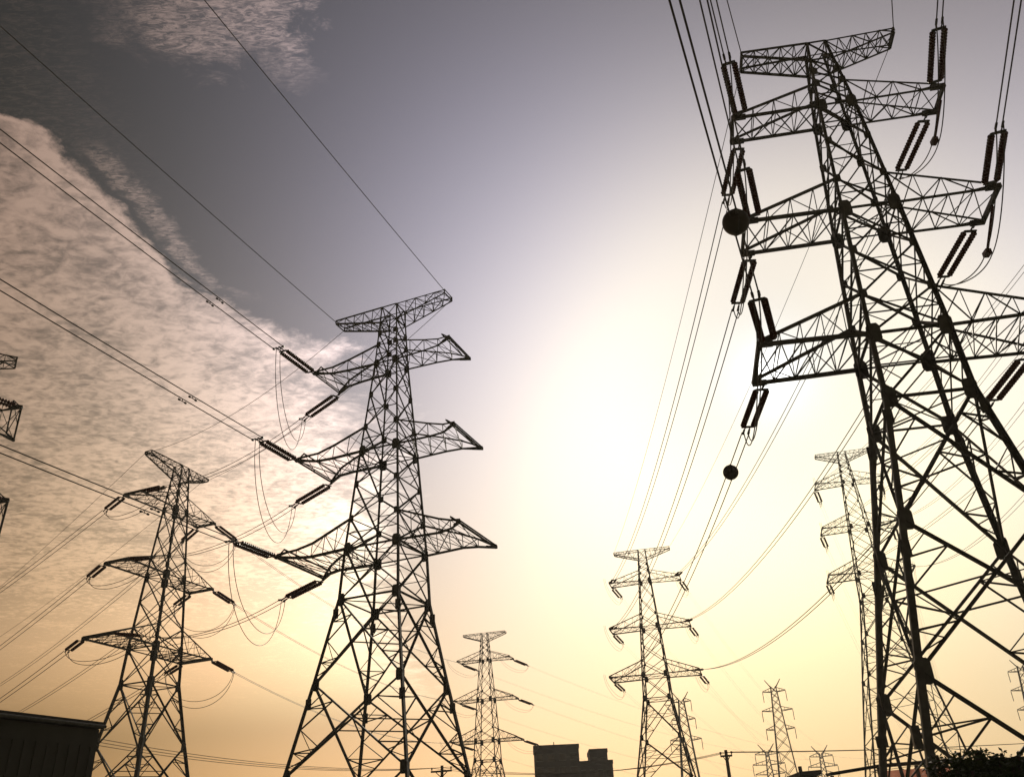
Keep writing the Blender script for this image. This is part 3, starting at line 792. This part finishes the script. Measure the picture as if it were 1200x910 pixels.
# low shelter, lower right; translucent sheet added so the sun lights the salmon patch
Yh = 44
A = at_y(972, 908, Yh); B = at_y(1032, 898, Yh); Cc_ = at_y(1082, 894, Yh)
t = thing('open_shelter', 'low shelter with thin dark roof and salmon canvas behind the nearest pylon\'s legs', 'shelter', (B.x, Yh, 0))
m = MB()
pr = [(A.x-B.x, A.z), (0, B.z), (Cc_.x-B.x+1.6, Cc_.z+.05)]
vs = []
for yy in (-.2, .5):
    for x, z_ in pr: vs.append((x, yy, z_))
    for x, z_ in pr: vs.append((x, yy, z_+.11))
m.add(vs, [(0, 1, 4, 3), (1, 2, 5, 4), (6, 9, 10, 7), (7, 10, 11, 8), (0, 6, 7, 1), (1, 7, 8, 2), (3, 4, 10, 9), (4, 5, 11, 10), (0, 3, 9, 6), (2, 8, 11, 5)])
m.build('roof', ROOFD, t)
xe = Cc_.x-B.x+1.5
for xx, hz in ((A.x-B.x+.2, A.z), (0, B.z), (xe*.5, (B.z+Cc_.z)/2), (xe, Cc_.z)):
    m = MB(); m.box((xx, .3, hz/2), .14, .14, hz); m.build('post', FIT, t)
m = MB(); n_ = 40
for i in range(n_):
    x0, x1 = .1+(xe-.2)*i/n_, .1+(xe-.2)*(i+1)/n_
    y0_, y1_ = .62+.04*math.sin(i*1.1), .62+.04*math.sin((i+1)*1.1)
    zt0 = B.z+(Cc_.z-B.z)*x0/xe-.12; zt1 = B.z+(Cc_.z-B.z)*x1/xe-.12
    m.add([(x0, y0_, .5), (x1, y1_, .5), (x1, y1_, zt1), (x0, y0_, zt0)], [(0, 1, 2, 3)])
m.build('added_backlit_sheet', BACKLIT_SHEET, t)  # sheet added behind the roof edge, where it catches full sun
A = at_y(937, 909, 60); B = at_y(962, 907.5, 60)
t = thing('small_shed', 'small dark shed roof left of the shelter with the added salmon sheet', 'shed', ((A.x+B.x)/2, 60, 0))
m = MB(); m.box((0, 1.5, A.z/2), (B.x-A.x)*.9, 2.6, A.z-.05); m.build('wall', WALLD, t)
m = MB(); w_ = (B.x-A.x)/2
m.add([(-w_, -.2, A.z), (w_, -.2, A.z+.05), (w_, 3.2, A.z), (-w_, 3.2, A.z), (-w_, -.2, A.z+.25), (w_, -.2, A.z+.3), (w_, 3.2, A.z+.25), (-w_, 3.2, A.z+.25)],
      [(3, 2, 1, 0), (4, 5, 6, 7), (0, 1, 5, 4), (1, 2, 6, 5), (2, 3, 7, 6), (3, 0, 4, 7)]); m.build('roof', ROOFD, t)
m = MB(); m.tube([(-w_*.4, 1, A.z+.2), (-w_*.4, 1, A.z+.65)], .12, 8); m.build('roof_vent', FIT, t)

# dark hut and shrubs in the lower right corner
Ys = 17.5
A = at_y(1118, 893, Ys); B = at_y(1290, 884, Ys)
t = thing('garden_hut', 'dark hut with a flat roof in the lower right corner behind shrubs', 'hut', (A.x, Ys, 0), -.48)
m = MB(); Hh = A.z-.12; Lx = B.x-A.x; m.box((Lx/2+.1, 2.0, Hh/2), Lx, 3.8, Hh)
for i in range(int(Lx/.2)): m.box((i*.2+.2, .09, Hh/2), .02, .03, Hh-.1)
m.build('wall', WALLD, t)
m = MB(); m.box((Lx/2+.1, 1.9, Hh+.06), Lx+.2, 4.1, .11); m.build('roof', ROOFD, t)
rng = random.Random(4)
def shrub(px, ytop, y, rad, label, n=5200, leaf=.10):
    T = at_y(px, ytop, y); H = T.z
    t = thing('shrub', label, 'shrub', (T.x, T.y, 0), 0, 'shrubs in the lower right corner')
    st = MB(); cl = []
    for k in range(7):
        a_ = rng.uniform(0, 6.28); tx, ty = rad*.6*math.cos(a_), rad*.6*math.sin(a_); hz = H*rng.uniform(.7, .97)
        pts = [(0, 0, 0), (tx*.3, ty*.3, hz*.4), (tx*.7, ty*.7, hz*.75), (tx, ty, hz)]
        st.tube(pts, .028, 6); cl.append((tx, ty, hz*.93, rad*.42)); cl.append((tx*.7, ty*.7, hz*.7, rad*.5)); cl.append((tx*.5, ty*.5, hz*.4, rad*.6))
    st.build('stems', BARK, t)
    m = MB()
    for i in range(n):
        cx, cy, cz, cr_ = rng.choice(cl)
        d = V((rng.gauss(0, 1), rng.gauss(0, 1), rng.gauss(0, 1))).normalized()*(cr_*1.25*rng.random()**.5)
        p = V((cx, cy, cz))+d
        if p.z < .1: continue
        if p.z > H*(1.0+.015*rng.random()): continue
        e1 = V((rng.gauss(0, 1), rng.gauss(0, 1), rng.gauss(0, .6))).normalized(); e2 = e1.cross(V((rng.gauss(0, 1), rng.gauss(0, 1), 1))).normalized()
        L_ = leaf*rng.uniform(.7, 1.3); w_ = L_*.45
        m.add([p, p+e1*L_*.5+e2*w_*.5, p+e1*L_, p+e1*L_*.5-e2*w_*.5], [(0, 1, 2, 3)])
    m.build('foliage', LEAF, t)
for px, yt, y, rad, lab in ((1098, 884, 16.6, .42, 'small dark shrub at the left end of the row, lowest of all'), (1116, 872, 16.4, .50, 'dark shrub second from the left in the row before the hut'),
                            (1140, 866, 16.8, .55, 'dark shrub third from the left in the row, with a pointed top'), (1166, 867, 16.5, .55, 'dark shrub fourth from the left in the row before the hut'),
                            (1192, 871, 16.7, .55, 'dark shrub cut by the right edge, last of the row before the hut')):
    shrub(px, yt, y, rad, lab)
hz = MB(); hz.box((0, 0, 29.5), 5100, 5100, 61)
hm = bpy.data.materials.new('haze_air'); hm.use_nodes = True; nt = hm.node_tree; nt.nodes.clear()
pv = nt.nodes.new('ShaderNodeVolumePrincipled'); pv.inputs['Density'].default_value = .0002; pv.inputs['Color'].default_value = (.95, .91, .85, 1); pv.inputs['Anisotropy'].default_value = .45
mo = nt.nodes.new('ShaderNodeOutputMaterial'); nt.links.new(pv.outputs[0], mo.inputs['Volume'])
ho = tag(hz.build('haze', hm), kind='stuff')
bpy.context.view_layer.update()
